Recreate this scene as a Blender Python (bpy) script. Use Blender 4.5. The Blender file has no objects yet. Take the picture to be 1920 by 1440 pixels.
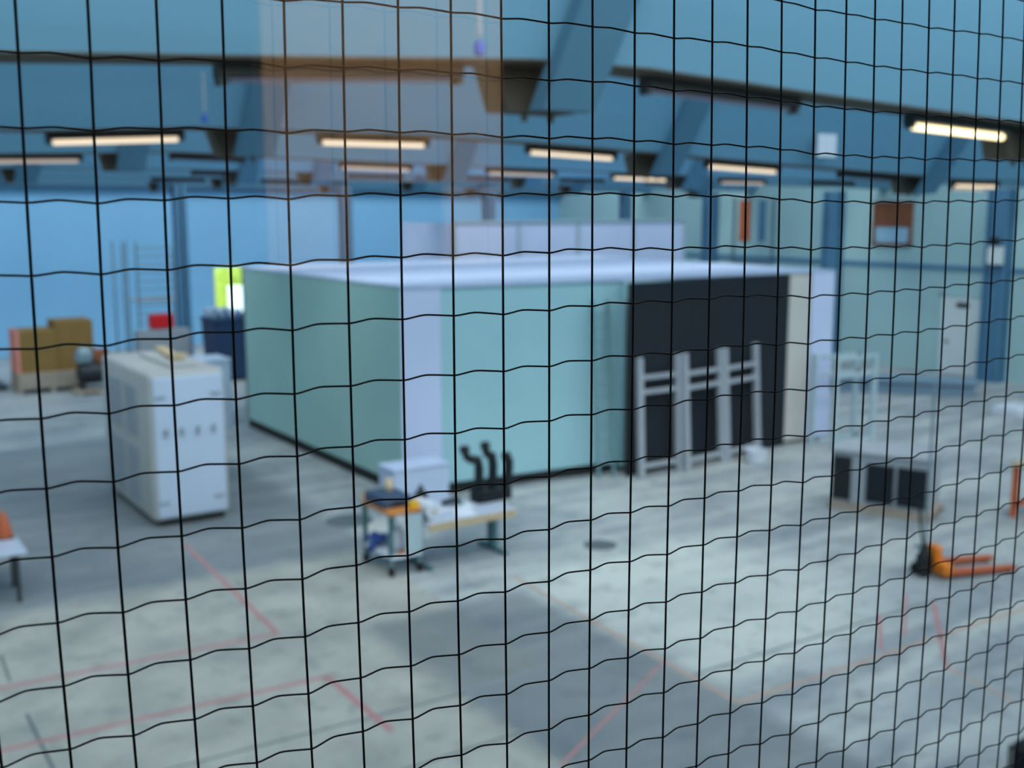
import bpy, bmesh, math, random
from mathutils import Vector, Matrix
random.seed(7)
scn = bpy.context.scene
COL = scn.collection

# ------------------------------------------------------------------ camera, sky, exposure
H = 5.5                                   # eye height above the hall floor (gallery window on the upper level)
GY = 0.206                                # the wired glass stands this far in front of the eye
cam_d = bpy.data.cameras.new('camera'); cam = bpy.data.objects.new('camera', cam_d); COL.objects.link(cam)
cam.location = (0, 0, H)
cam.rotation_euler = (math.radians(90 - 9.12), 0, math.radians(-33.94))
cam_d.sensor_width = 36; cam_d.lens = 2056 / 1920 * 36
cam_d.clip_start = 0.01; cam_d.clip_end = 400
cam_d.dof.use_dof = True; cam_d.dof.focus_distance = 0.262; cam_d.dof.aperture_fstop = 23.0
scn.camera = cam
w = bpy.data.worlds.new('world'); scn.world = w; w.use_nodes = True
bg = w.node_tree.nodes['Background']; bg.inputs[0].default_value = (0.92, 0.98, 1.0, 1); bg.inputs[1].default_value = 3.5
vs = scn.view_settings
vs.view_transform = 'Standard'; vs.look = 'None'; vs.gamma = 1; vs.use_curve_mapping = False
vs.exposure = 0.0
scn.cycles.use_denoising = True
scn.cycles.max_bounces = 8; scn.cycles.diffuse_bounces = 5; scn.cycles.glossy_bounces = 3; scn.cycles.transparent_max_bounces = 12
scn.cycles.sample_clamp_indirect = 4
scn.cycles.caustics_reflective = False; scn.cycles.caustics_refractive = False

BAY = 6.3; XL, XR = -8.0, 32.5; YN, YF = 0.35, 44.1
SUN_SLOT_LIGHT = 1.0
def area(name, loc, target, sx, sy, power, col, portal=False):
    l = bpy.data.lights.new(name, 'AREA'); l.shape = 'RECTANGLE'; l.size = sx; l.size_y = sy
    l.energy = power; l.color = col
    o = bpy.data.objects.new(name, l); COL.objects.link(o); o.location = loc
    d = Vector(target) - Vector(loc); o.rotation_euler = d.to_track_quat('-Z', 'Y').to_euler()
    if portal: l.cycles.is_portal = True
    return o
# daylight comes in through the sloped roof openings: a light portal in each (guides sampling, adds no light)
for k in range(7):
    y0, y1 = BAY * k, BAY * (k + 1) - 3.8
    n = Vector((0, 5.2, -(y1 - y0))).normalized()
    c = Vector(((XL + XR) / 2, (y0 + y1) / 2, 9.0))
    p = area('roof_light_portal', c, c + n, XR - XL, 5.9, 1, (1, 1, 1), True)
# the room the photograph was taken from: one warm ceiling lamp on its back wall side
area('viewing_room_lamp', (2.0, -1.9, 6.6), (2.1, -3.5, 5.8), 2.4, 0.5, 80, (1.0, 0.70, 0.42))

# ------------------------------------------------------------------ helpers
def tag(o, label=None, cat=None, group=None, kind=None):
    if label: o['label'] = label
    if cat: o['category'] = cat
    if group: o['group'] = group
    if kind: o['kind'] = kind
    return o
def empty(name, loc, label, cat, group=None, rz=0):
    o = bpy.data.objects.new(name, None); COL.objects.link(o); o.location = loc; o.rotation_euler = (0, 0, rz)
    return tag(o, label, cat, group)
class MB:
    def __init__(s): s.bm = bmesh.new()
    def box(s, x0, x1, y0, y1, z0, z1, bev=0, mat=None):
        r = bmesh.ops.create_cube(s.bm, size=1)['verts']
        bmesh.ops.scale(s.bm, vec=(abs(x1 - x0), abs(y1 - y0), abs(z1 - z0)), verts=r)
        bmesh.ops.translate(s.bm, vec=((x0 + x1) / 2, (y0 + y1) / 2, (z0 + z1) / 2), verts=r)
        if bev > 0:
            es = list({e for v in r for e in v.link_edges})
            nv = bmesh.ops.bevel(s.bm, geom=es, offset=bev, segments=3, affect='EDGES', profile=0.5)['verts']
            r = list({v for v in nv} | {v for v in r if v.is_valid})
        if mat is not None: bmesh.ops.transform(s.bm, matrix=mat, verts=r)
        return s
    def quad(s, *pts):
        s.bm.faces.new([s.bm.verts.new(p) for p in pts]); return s
    def prism(s, pts, ext):
        a = [s.bm.verts.new(p) for p in pts]; b = [s.bm.verts.new(Vector(p) + Vector(ext)) for p in pts]
        s.bm.faces.new(a[::-1]); s.bm.faces.new(b)
        for i in range(len(a)):
            j = (i + 1) % len(a); s.bm.faces.new((a[i], a[j], b[j], b[i]))
        return s
    def loft(s, A, B):
        a = [s.bm.verts.new(p) for p in A]; b = [s.bm.verts.new(p) for p in B]
        s.bm.faces.new(a[::-1]); s.bm.faces.new(b)
        for i in range(len(a)):
            j = (i + 1) % len(a); s.bm.faces.new((a[i], a[j], b[j], b[i]))
        return s
    def tube(s, path, r, n=8, cap=True):
        P = [Vector(p) for p in path]; rings = []
        for i, p in enumerate(P):
            t = (P[min(i + 1, len(P) - 1)] - P[max(i - 1, 0)]).normalized()
            ref = Vector((0, 0, 1)) if abs(t.z) < .9 else Vector((1, 0, 0))
            u = t.cross(ref).normalized(); v = t.cross(u)
            ri = r[i] if isinstance(r, (list, tuple)) else r
            rings.append([s.bm.verts.new(p + (u * math.cos(a) + v * math.sin(a)) * ri) for a in [2 * math.pi * q / n for q in range(n)]])
        for a, b in zip(rings, rings[1:]):
            for q in range(n): s.bm.faces.new((a[q], a[(q + 1) % n], b[(q + 1) % n], b[q]))
        if cap: s.bm.faces.new(rings[0][::-1]); s.bm.faces.new(rings[-1])
        return s
    def lathe(s, prof, c=(0, 0, 0), n=20, axis='Z'):
        rings = []
        for r, z in prof:
            ring = []
            for q in range(n):
                a = 2 * math.pi * q / n; x, y = r * math.cos(a), r * math.sin(a)
                p = {'Z': (x, y, z), 'X': (z, x, y), 'Y': (x, z, y)}[axis]
                ring.append(s.bm.verts.new(Vector(p) + Vector(c)))
            rings.append(ring)
        for a, b in zip(rings, rings[1:]):
            for q in range(n): s.bm.faces.new((a[q], a[(q + 1) % n], b[(q + 1) % n], b[q]))
        s.bm.faces.new(rings[0][::-1]); s.bm.faces.new(rings[-1])
        return s
    def build(s, name, mat, parent=None, smooth=False, label=None):
        bmesh.ops.recalc_face_normals(s.bm, faces=s.bm.faces)
        me = bpy.data.meshes.new(name); s.bm.to_mesh(me); s.bm.free()
        if smooth:
            for p in me.polygons: p.use_smooth = True
            try: me.set_sharp_from_angle(angle=math.radians(40))
            except Exception: pass
        me.materials.append(mat)
        o = bpy.data.objects.new(name, me); COL.objects.link(o)
        if parent is not None: o.parent = parent
        if label: o['label'] = label
        return o
def struct(name, mb, mat, parent=None, label=None):
    o = mb.build(name, mat, parent, label=label)
    if parent is None: o['kind'] = 'structure'
    return o
def copy_tree(o, parent=None):
    c = o.copy(); COL.objects.link(c); c.parent = parent
    for ch in o.children: copy_tree(ch, c)
    return c

# ------------------------------------------------------------------ materials
def srgb(r, g, b):
    return tuple(((c / 255) / 12.92 if c / 255 <= .04045 else ((c / 255 + .055) / 1.055) ** 2.4) for c in (r, g, b)) + (1,)
def mat(name, col, rough=.6, metal=0, var=0.0, scale=3.0, emit=None, es=0, spec=.4, streak=None):
    m = bpy.data.materials.new(name); m.use_nodes = True; nt = m.node_tree; b = nt.nodes['Principled BSDF']
    c = srgb(*col)
    b.inputs['Base Color'].default_value = c; b.inputs['Roughness'].default_value = rough
    b.inputs['Metallic'].default_value = metal; b.inputs['Specular IOR Level'].default_value = spec
    if var > 0:
        tc = nt.nodes.new('ShaderNodeTexCoord'); mp = nt.nodes.new('ShaderNodeMapping')
        mp.inputs['Scale'].default_value = streak or (1, 1, 1)
        nz = nt.nodes.new('ShaderNodeTexNoise'); nz.inputs['Scale'].default_value = scale; nz.inputs['Detail'].default_value = 5
        cr = nt.nodes.new('ShaderNodeValToRGB')
        cr.color_ramp.elements[0].position = .3; cr.color_ramp.elements[1].position = .7
        cr.color_ramp.elements[0].color = tuple(x * (1 - var) for x in c[:3]) + (1,)
        cr.color_ramp.elements[1].color = tuple(min(1, x * (1 + var)) for x in c[:3]) + (1,)
        nt.links.new(tc.outputs['Object'], mp.inputs['Vector']); nt.links.new(mp.outputs[0], nz.inputs['Vector'])
        nt.links.new(nz.outputs['Fac'], cr.inputs[0]); nt.links.new(cr.outputs[0], b.inputs['Base Color'])
        bp = nt.nodes.new('ShaderNodeBump'); bp.inputs['Strength'].default_value = .08
        nt.links.new(nz.outputs['Fac'], bp.inputs['Height']); nt.links.new(bp.outputs[0], b.inputs['Normal'])
    if emit:
        b.inputs['Emission Color'].default_value = srgb(*emit); b.inputs['Emission Strength'].default_value = es
    return m
M = dict(
    soffit=mat('soffit_paint', (104, 157, 186), .8, var=.05, scale=.8, streak=(.3, 1, 3)),
    girder=mat('girder_paint', (70, 118, 146), .75, var=.05, scale=1.5),
    gutter=mat('gutter_concrete', (78, 76, 68), .85, var=.12, scale=2),
    housing=mat('lamp_housing', (44, 56, 60), .5, metal=.2, var=.04),
    tube_lit=mat('lit_tube', (255, 240, 220), .4, emit=(255, 222, 186), es=1.15),
    tube_bright=mat('bright_tube', (255, 240, 220), .4, emit=(255, 226, 168), es=3.0),
    tube_dim=mat('dim_tube', (255, 240, 220), .4, emit=(255, 210, 184), es=0.4),
    tube_off=mat('unlit_tube', (112, 116, 140), .4, var=.03),
    farwall=mat('far_wall_paint', (132, 188, 226), .7, var=.04, scale=.4),
    rightwall=mat('right_wall_paint', (158, 192, 196), .75, var=.05, scale=.5),
    column=mat('column_paint', (80, 126, 158), .6, var=.05),
    sage=mat('sage_board', (148, 186, 184), .75, var=.04, scale=.7),
    teal=mat('teal_board', (146, 188, 198), .75, var=.04, scale=.7),
    whiteboard=mat('white_board', (190, 202, 232), .7, var=.03, scale=1.2),
    cream=mat('cream_top', (190, 188, 184), .75, var=.05, scale=1.2),
    black=mat('black_acoustic_board', (13, 25, 36), .9, var=.12, scale=6),
    plinth=mat('dark_plinth', (18, 26, 30), .8, var=.1),
    cabwhite=mat('white_enamel', (184, 200, 222), .35, var=.03, scale=1.5),
    cabcream=mat('cream_enamel', (170, 172, 172), .45, var=.04, scale=1.5),
    cabgrey=mat('grey_vent', (142, 152, 162), .5, var=.05),
    rubber=mat('black_rubber', (22, 26, 30), .8, var=.1),
    wood=mat('pale_wood', (178, 160, 130), .65, var=.12, scale=6, streak=(1, 8, 1)),
    orangewood=mat('orange_plywood', (188, 122, 62), .6, var=.12, scale=5),
    palegrey=mat('pale_grey_timber', (150, 158, 168), .65, var=.05, scale=5),
    card=mat('cardboard', (124, 98, 52), .8, var=.06, scale=2),
    brown=mat('orange_brown_board', (196, 106, 52), .7, var=.1, scale=3),
    pinkwrap=mat('pink_plastic_wrap', (214, 138, 128), .5, var=.08),
    pallet=mat('weathered_pallet', (150, 140, 130), .8, var=.12, scale=5),
    darkblue=mat('dark_blue_paint', (22, 50, 84), .5, var=.1, scale=5),
    navycloth=mat('blue_cloth', (40, 74, 140), .85, var=.1, scale=8),
    steel=mat('galvanised_steel', (120, 142, 152), .45, metal=.4, var=.06),
    tealsteel=mat('teal_painted_steel', (66, 108, 116), .5, metal=.2, var=.05),
    darksteel=mat('dark_steel', (44, 50, 58), .5, metal=.5, var=.06),
    alu=mat('aluminium', (118, 154, 162), .5, metal=.3, var=.04),
    palesteel=mat('pale_painted_steel', (160, 182, 192), .45, var=.04),
    benchtop=mat('bench_laminate', (170, 182, 202), .4, var=.03),
    paper=mat('white_paper', (196, 206, 220), .8, var=.03),
    blackiron=mat('black_iron', (18, 28, 34), .5, metal=.3, var=.1),
    orange=mat('orange_enamel', (206, 116, 30), .45, var=.06),
    rust=mat('orange_red_enamel', (168, 86, 52), .45, var=.06),
    red=mat('red_plastic', (196, 22, 30), .5, var=.05),
    redtape=mat('red_floor_tape', (162, 120, 122), .7, var=.10, scale=4),
    orangetape=mat('faded_orange_tape', (168, 146, 134), .7, var=.10, scale=4),
    joint=mat('joint_filler', (82, 96, 102), .9, var=.08),
    greyboard=mat('grey_blue_board', (110, 136, 156), .6, var=.04),
    yellow=mat('yellow_plastic', (224, 176, 40), .5, var=.05),
    beige=mat('beige_plastic', (206, 186, 152), .5, var=.05),
    bluesocket=mat('blue_plastic', (22, 78, 170), .4, var=.05),
    doorwhite=mat('door_paint', (196, 208, 212), .6, var=.03),
    windowbrown=mat('brown_blind', (128, 78, 52), .7, var=.12, scale=4),
    windoworange=mat('orange_blind', (186, 92, 48), .7, var=.1, scale=4),
    windowpale=mat('pale_glazing', (150, 190, 214), .2, var=.04),
    slate=mat('slate_case', (52, 72, 98), .6, var=.06),
    roofwhite=mat('roof_sheet', (172, 188, 216), .75, var=.03),
    wire=mat('dark_steel_wire', (26, 24, 24), .55, metal=.2, spec=.3),
    roomwall=mat('viewing_room_wall', (60, 52, 46), .9, var=.03),
    roomcream=mat('viewing_room_cream_wall', (214, 190, 160), .8, var=.02),
    roomdark=mat('viewing_room_dark_wood', (40, 34, 30), .7, var=.05),
    leaf=mat('hedge_leaves', (190, 205, 90), .7, var=.25, scale=5),
    pave=mat('sunlit_paving', (240, 244, 240), .8, var=.03),
)
# ------- floor: worn concrete, with an older pale slab zone and a darker one, stains and saw-cut joints
def floor_material():
    m = bpy.data.materials.new('worn_concrete'); m.use_nodes = True; nt = m.node_tree; N = nt.nodes; L = nt.links
    b = N['Principled BSDF']; b.inputs['Roughness'].default_value = .55; b.inputs['Specular IOR Level'].default_value = .35
    tc = N.new('ShaderNodeTexCoord')
    sep = N.new('ShaderNodeSeparateXYZ'); L.new(tc.outputs['Object'], sep.inputs[0])
    def math_(op, a, b_=None):
        n = N.new('ShaderNodeMath'); n.operation = op
        for i, v in enumerate((a, b_)):
            if v is None: continue
            if isinstance(v, (int, float)): n.inputs[i].default_value = v
            else: L.new(v, n.inputs[i])
        return n.outputs[0]
    def noise(scale, vec=None, detail=6, rough=.6):
        n = N.new('ShaderNodeTexNoise'); n.inputs['Scale'].default_value = scale; n.inputs['Detail'].default_value = detail
        n.inputs['Roughness'].default_value = rough; L.new(vec or tc.outputs['Object'], n.inputs['Vector']); return n.outputs['Fac']
    wob = math_('MULTIPLY', math_('SUBTRACT', noise(1.3), .5), .30)
    X = math_('ADD', sep.outputs['X'], wob); Y = math_('ADD', sep.outputs['Y'], wob)
    def step(v, at, wd=.12):        # smooth 0..1 across 'at'
        n = N.new('ShaderNodeMapRange'); n.interpolation_type = 'SMOOTHSTEP'
        L.new(v, n.inputs['Value']); n.inputs['From Min'].default_value = at - wd; n.inputs['From Max'].default_value = at + wd
        return n.outputs['Result']
    def rect(x0, x1, y0, y1, wd=.12):
        r = math_('MULTIPLY', step(X, x0, wd), math_('SUBTRACT', 1, step(X, x1, wd)))
        return math_('MULTIPLY', r, math_('MULTIPLY', step(Y, y0, wd), math_('SUBTRACT', 1, step(Y, y1, wd))))
    def mix(fac, a, c):
        n = N.new('ShaderNodeMix'); n.data_type = 'RGBA'
        L.new(fac, n.inputs['Factor'])
        if isinstance(a, tuple): n.inputs['A'].default_value = a
        else: L.new(a, n.inputs['A'])
        if isinstance(c, tuple): n.inputs['B'].default_value = c
        else: L.new(c, n.inputs['B'])
        return n.outputs['Result']
    base = mix(step(noise(.45), .5, .16), srgb(124, 134, 142), srgb(158, 166, 170))
    stripes = N.new('ShaderNodeMapping'); stripes.inputs['Scale'].default_value = (.25, 1.6, 1); L.new(tc.outputs['Object'], stripes.inputs['Vector'])
    base = mix(math_('MULTIPLY', step(noise(1.0, stripes.outputs[0]), .54, .12), .5), base, srgb(196, 202, 198))
    # pale slab field on the near left, its edges stepping where two pours meet
    pale = math_('MAXIMUM', rect(-9, 7.5, 10.3, 15.75, .06), rect(-9, 6.2, -1, 10.4, .06))
    palec = mix(step(noise(.9), .5, .2), srgb(140, 144, 142), srgb(166, 168, 163))
    col = mix(pale, base, palec)
    # whitish worn patch in the middle right
    white = rect(9.0, 12.6, 8.9, 13.5, .9)
    col = mix(math_('MULTIPLY', white, .55), col, srgb(200, 208, 204))
    # darker trodden areas
    dark = math_('MAXIMUM', rect(6.1, 8.7, -1, 12.6, .25), rect(-9, 8.0, 15.7, 27, .35))
    col = mix(math_('MULTIPLY', dark, .68), col, srgb(92, 102, 110))
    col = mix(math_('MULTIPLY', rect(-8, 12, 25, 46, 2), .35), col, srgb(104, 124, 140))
    # blotches
    col = mix(math_('MULTIPLY', step(noise(2.3, detail=4), .60, .06), .32), col, srgb(86, 100, 106))
    col = mix(math_('MULTIPLY', step(noise(3.7, detail=8), .62, .06), .3), col, srgb(120, 108, 92))
    L.new(col, b.inputs['Base Color'])
    bp = N.new('ShaderNodeBump'); bp.inputs['Strength'].default_value = .05; L.new(noise(9), bp.inputs['Height']); L.new(bp.outputs[0], b.inputs['Normal'])
    return m
def glass_material():
    m = bpy.data.materials.new('wired_glass'); m.use_nodes = True; nt = m.node_tree; N = nt.nodes; L = nt.links
    N.remove(N['Principled BSDF'])
    tr = N.new('ShaderNodeBsdfTransparent'); tr.inputs[0].default_value = (.975, .99, .985, 1)
    gl = N.new('ShaderNodeBsdfGlossy'); gl.inputs['Roughness'].default_value = 0.0; gl.inputs['Color'].default_value = (1, 1, 1, 1)
    ge = N.new('ShaderNodeNewGeometry'); dt = N.new('ShaderNodeVectorMath'); dt.operation = 'DOT_PRODUCT'
    L.new(ge.outputs['Incoming'], dt.inputs[0]); L.new(ge.outputs['Normal'], dt.inputs[1])
    def mth(op, a, b=None):
        n = N.new('ShaderNodeMath'); n.operation = op
        for i, v in enumerate((a, b)):
            if v is None: continue
            if isinstance(v, (int, float)): n.inputs[i].default_value = v
            else: L.new(v, n.inputs[i])
        return n.outputs[0]
    c = mth('ABSOLUTE', dt.outputs['Value'])
    f = mth('ADD', mth('MULTIPLY', mth('POWER', mth('SUBTRACT', 1, c), 5), .955), .045)   # Schlick, same from both sides of each face
    mx = N.new('ShaderNodeMixShader'); L.new(f, mx.inputs[0]); L.new(tr.outputs[0], mx.inputs[1]); L.new(gl.outputs[0], mx.inputs[2])
    L.new(mx.outputs[0], N['Material Output'].inputs[0])
    return m

# ------------------------------------------------------------------ room shell
b = MB(); b.box(XL - .3, XR + .3, -.3, YF + .3, -.3, 0); struct('floor', b, floor_material())
b = MB(); b.box(XL - .3, XR + .3, YF, YF + .3, 0, 12.2)
# far wall with a doorway-like window opening looking out on a hedge
b.bm.free(); b = MB()
WX0, WX1, WZ0, WZ1 = 14.95, 16.35, .9, 3.15
b.box(XL - .3, WX0, YF, YF + .3, 0, 12.2); b.box(WX1, XR + .3, YF, YF + .3, 0, 12.2)
b.box(WX0, WX1, YF, YF + .3, 0, WZ0); b.box(WX0, WX1, YF, YF + .3, WZ1, 12.2)
struct('wall_far', b, M['farwall'])
b = MB(); b.box(XR, XR + .3, -.3, YF + .3, 0, 12.2); struct('wall_right', b, M['rightwall'])
b = MB(); b.box(XL - .3, XL, -.3, YF + .3, 0, 12.2); struct('wall_left', b, M['rightwall'])
# wall between the viewing room and the hall, with the window opening in it
GX0, GX1, GZ0, GZ1 = -.55, 1.15, H - .75, H + .62
b = MB(); y0, y1 = GY - .03, GY + .05
b.box(XL - .3, GX0, y0, y1, 0, 6.35); b.box(GX1, XR + .3, y0, y1, 0, 6.35); b.box(GX0, GX1, y0, y1, 0, GZ0); b.box(GX0, GX1, y0, y1, GZ1, 6.35)
struct('wall_near', b, M['rightwall'])
# ------------------------------------------------------------------ saw-tooth roof
def prof(k):
    if k == 1: return [(XL, 6.10), (1, 6.24), (2.5, 6.33), (4.1, 6.43), (5.06, 6.44), (7, 6.36), (9.6, 6.27), (13, 6.2), (XR, 6.1)]
    if k == 2: return [(XL, 6.15), (2.5, 6.29), (4, 6.38), (7, 6.40), (8.6, 6.36), (10.1, 6.31), (11.9, 6.24), (13.5, 6.18), (18, 6.02), (24, 5.98), (XR, 5.95)]
    if k == 3: return [(XL, 6.25), (3, 6.32), (5.8, 6.42), (8.8, 6.35), (13.8, 6.28), (18, 6.2), (24, 6.17), (XR, 6.08)]
    return [(XL, 6.3), (3, 6.3), (8, 6.35), (20, 6.32), (XR, 6.15)]
def gz(k, X):
    p = prof(k)
    for (a, za), (b_, zb) in zip(p, p[1:]):
        if a <= X <= b_: return za + (zb - za) * (X - a) / (b_ - a)
    return p[-1][1] if X > XR else p[0][1]
sof = MB(); gut = MB()
for k in range(1, 8):
    Y = BAY * k; xs = [x for x, _ in prof(k)]
    for a, b_ in zip(xs, xs[1:]):
        za, zb = gz(k, a), gz(k, b_)
        sof.loft([(a, Y - .45, za), (a, Y - 3.9, za + 5.2), (a, Y - 3.7, za + 5.3), (a, Y - .2, za + .1)],
                 [(b_, Y - .45, zb), (b_, Y - 3.9, zb + 5.2), (b_, Y - 3.7, zb + 5.3), (b_, Y - .2, zb + .1)])
        gut.loft([(a, Y - .45, za - .01), (a, Y, za - .01), (a, Y, za + .12), (a, Y - .45, za + .12)],
                 [(b_, Y - .45, zb - .01), (b_, Y, zb - .01), (b_, Y, zb + .12), (b_, Y - .45, zb + .12)])
ceil = struct('ceiling', sof, M['soffit'])
struct('trim_1', gut, M['gutter'])['label'] = 'dark roof gutters along the bottom of each sloping ceiling panel'
# ------------------------------------------------------------------ tapered roof girders on the soffits
gi = {1: 'nearest', 2: 'second', 3: 'third', 4: 'fourth', 5: 'fifth', 6: 'sixth'}
girders = [(1, 4.48), (1, 10.2), (2, 4.75), (2, 11.0), (2, 17.15), (3, 5.05), (3, 11.2), (3, 17.4), (3, 25.7),
           (4, 4.6), (4, 9.35), (4, 11.2), (4, 17.4), (4, 23.7), (5, 5.1), (5, 11.2), (5, 17.4), (5, 23.7), (5, 29.8),
           (6, 11.2), (6, 17.4), (6, 23.7)]
gpos = {}
for k, X in girders: gpos.setdefault(k, []).append(X)
for k, X in girders:
    i = sorted(gpos[k]).index(X) + 1
    pos = ['leftmost', 'second from the left', 'third from the left', 'fourth from the left', 'fifth from the left'][i - 1]
    Y = BAY * k; z = gz(k, X)
    root = empty('roof_girder', (X, Y, z - .3), 'tapered blue grey roof girder meeting the %s gutter, %s' % (gi[k], pos), 'roof girder', 'tapered girders under the sawtooth roof')
    u = Vector((0, -3.5, 5.2)).normalized(); n = Vector((0, -5.2, -3.5)).normalized()
    o = Vector((-.03, -.42, .3)); L_ = 6.2; wt, wb, dp = .225, .21, .12
    def ring(c): return [c + Vector((-wt, 0, 0)), c + Vector((-wb, 0, 0)) + n * dp, c + Vector((wb, 0, 0)) + n * dp, c + Vector((wt, 0, 0))]
    low = []
    for c in ring(o): t = (c.z + .0) / u.z; low.append(c - u * t)
    m = MB(); m.loft(low, ring(o + u * L_)); m.build('inclined_beam', M['girder'], root)
    m = MB(); m.loft([(-.46, -.12, .30), (.30, -.12, .30), (.30, .14, .30), (-.46, .14, .30)], [(-.36, -.12, 0), (.20, -.12, 0), (.20, .14, 0), (-.36, .14, 0)])
    blk = m.build('bearing_block', M['gutter'], root)  # dark gutter colour puts the shade below the gutter into the block
    if k < 3:
        for dx in (-.1, .12):
            m = MB(); m.tube([(dx - .08, -.06, 0), (dx - .08, -.06, -.06)], .022, 8); m.build('fixing_bolt', M['gutter'], blk)
# ------------------------------------------------------------------ fluorescent fittings under the gutters
def lamp(k, x0, x1, state, label, dz=.085):
    xm = (x0 + x1) / 2; z = gz(k, xm) - dz; Y = BAY * k - .16
    tilt = math.atan2(gz(k, x1) - gz(k, x0), x1 - x0)
    root = empty('fluorescent_lamp', (xm, Y, z), label, 'ceiling lamp', 'fluorescent fittings under the roof gutters')
    root.rotation_euler = (0, -tilt, 0)
    hl = (x1 - x0) / 2; m = MB()
    m.loft([(-hl, -.07, .0), (-hl, .07, 0), (-hl, .05, .085), (-hl, -.05, .085)], [(hl, -.07, .0), (hl, .07, 0), (hl, .05, .085), (hl, -.05, .085)])
    m.build('housing', M['housing'], root)
    for s in (-1, 1):
        m = MB(); m.box(s * hl - .02 * s - .02, s * hl - .02 * s + .02, -.05, .05, -.05, 0); m.build('end_cap', M['housing'], root)
    tr = .018 if state == 'off' else .030; m = MB(); m.lathe([(.001, -hl + .06), (tr, -hl + .07), (tr, hl - .07), (.001, hl - .06)], (0, 0, -tr - .002), 10, 'X')
    m.build('tube', M[{'lit': 'tube_lit', 'bright': 'tube_bright', 'dim': 'tube_dim', 'off': 'tube_off'}[state]], root, True)
st = {'lit': 'glowing warm white', 'bright': 'brightest glowing warm white', 'dim': 'faintly glowing', 'off': 'unlit grey'}
rows = {1: [(2.15, 3.73, 'off'), (5.26, 6.83, 'off'), (8.26, 9.72, 'bright')],
        2: [(2.5, 3.95, 'lit'), (5.57, 7.08, 'lit'), (8.61, 10.15, 'lit'), (11.92, 13.5, 'lit'), (14.97, 16.45, 'off'), (18.1, 19.5, 'lit')],
        3: [(2.75, 4.3, 'dim'), (5.7, 7.0, 'off'), (8.8, 10.3, 'dim'), (12.0, 13.7, 'dim'), (15.2, 16.8, 'lit'), (18.4, 19.9, 'dim'), (21.6, 23.1, 'off'), (27.2, 28.8, 'dim')],
        4: [(8.1, 9.6, 'off'), (12.0, 13.5, 'off'), (15.2, 16.7, 'off'), (18.5, 20.0, 'off'), (21.6, 23.1, 'off')],
        5: [(9.0, 10.5, 'off'), (12.2, 13.7, 'off')]}
od = ['leftmost', 'second', 'third', 'fourth', 'fifth', 'sixth', 'seventh', 'eighth']
for k, ls in rows.items():
    for i, (a, b_, s) in enumerate(ls):
        lamp(k, a, b_, s, '%s strip lamp under the %s roof gutter, %s' % (st[s], gi[k], od[i] + (' from the left' if i else ' of its row')))
# ------------------------------------------------------------------ columns
def column(name, x0, x1, y0, y1, z1, label):
    root = empty(name, ((x0 + x1) / 2, (y0 + y1) / 2, 0), label, 'column', 'steel columns')
    hx, hy = abs(x1 - x0) / 2, abs(y1 - y0) / 2
    m = MB(); m.box(-hx, hx, -hy, -hy + .05, 0.02, z1); m.box(-hx, hx, hy - .05, hy, 0.02, z1); m.box(-.03, .03, -hy, hy, .02, z1)
    m.build('shaft', M['column'], root)
    m = MB(); m.box(-hx - .06, hx + .06, -hy - .06, hy + .06, 0, .02); m.build('base_plate', M['column'], root)
for X, lb in ((11.65, 'standing behind the white machine cabin'), (17.8, 'rising behind the left of the green cabin'), (24.1, 'behind the tall white enclosure, left'), (31.2, 'behind the tall white enclosure, right')):
    column('steel_column', X - .2, X + .2, 37.3, 37.7, 6.3, 'blue grey steel column ' + lb)
for Y, wd, lb in ((33.3, .5, 'farthest of the three on the right wall'), (26.95, .62, 'on the right wall beside the white cabin end'), (20.35, .7, 'on the right wall beside the white door')):
    column('wall_column', 32.0, 32.5, Y - wd / 2, Y + wd / 2, 6.1, 'blue steel column ' + lb)
# right wall details
b = MB(); b.box(32.42, 32.5, .4, YF, 3.48, 3.62); struct('trim_2', b, M['column'])['label'] = 'thin dark rail along the right wall'
def wall_window(name, y0, y1, z0, z1, split, m_up, label):
    root = tag(empty(name, (32.5, (y0 + y1) / 2, z0), label, 'window'), kind=None)
    hy = (y1 - y0) / 2; h = z1 - z0
    m = MB(); t = .1
    m.box(-.1, 0, -hy, -hy + t, 0, h); m.box(-.1, 0, hy - t, hy, 0, h); m.box(-.1, 0, -hy, hy, 0, t); m.box(-.1, 0, -hy, hy, h - t, h)
    m.build('frame', M['windowbrown'], root)
    m = MB(); m.box(-.05, -.01, -hy + t, hy - t, h * split, h - t); m.build('blind', m_up, root)
    m = MB(); m.box(-.04, -.01, -hy + t, hy - t, t, h * split); m.build('pane', M['windowpale'], root)
wall_window('hatch_window', 23.75, 25.35, 4.2, 5.72, .42, M['windowbrown'], 'brown framed window with half drawn brown blind high on right wall')
root = empty('narrow_window', (32.5, 31.1, 4.2), 'narrow window with orange blind strip high on the right wall', 'window')
m = MB(); m.box(-.08, 0, -1.1, -1.0, -.9, 1.7); m.box(-.08, 0, 1.0, 1.1, -.9, 1.7); m.box(-.08, 0, -1, 1, -.9, -.8); m.build('frame', M['steel'], root)
m = MB(); m.box(-.06, -.01, .2, .75, 0, 1.6); m.build('blind', M['windoworange'], root)
m = MB(); m.box(-.06, -.01, -.62, -.3, 0, 1.6); m.build('pane', M['column'], root)
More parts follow.
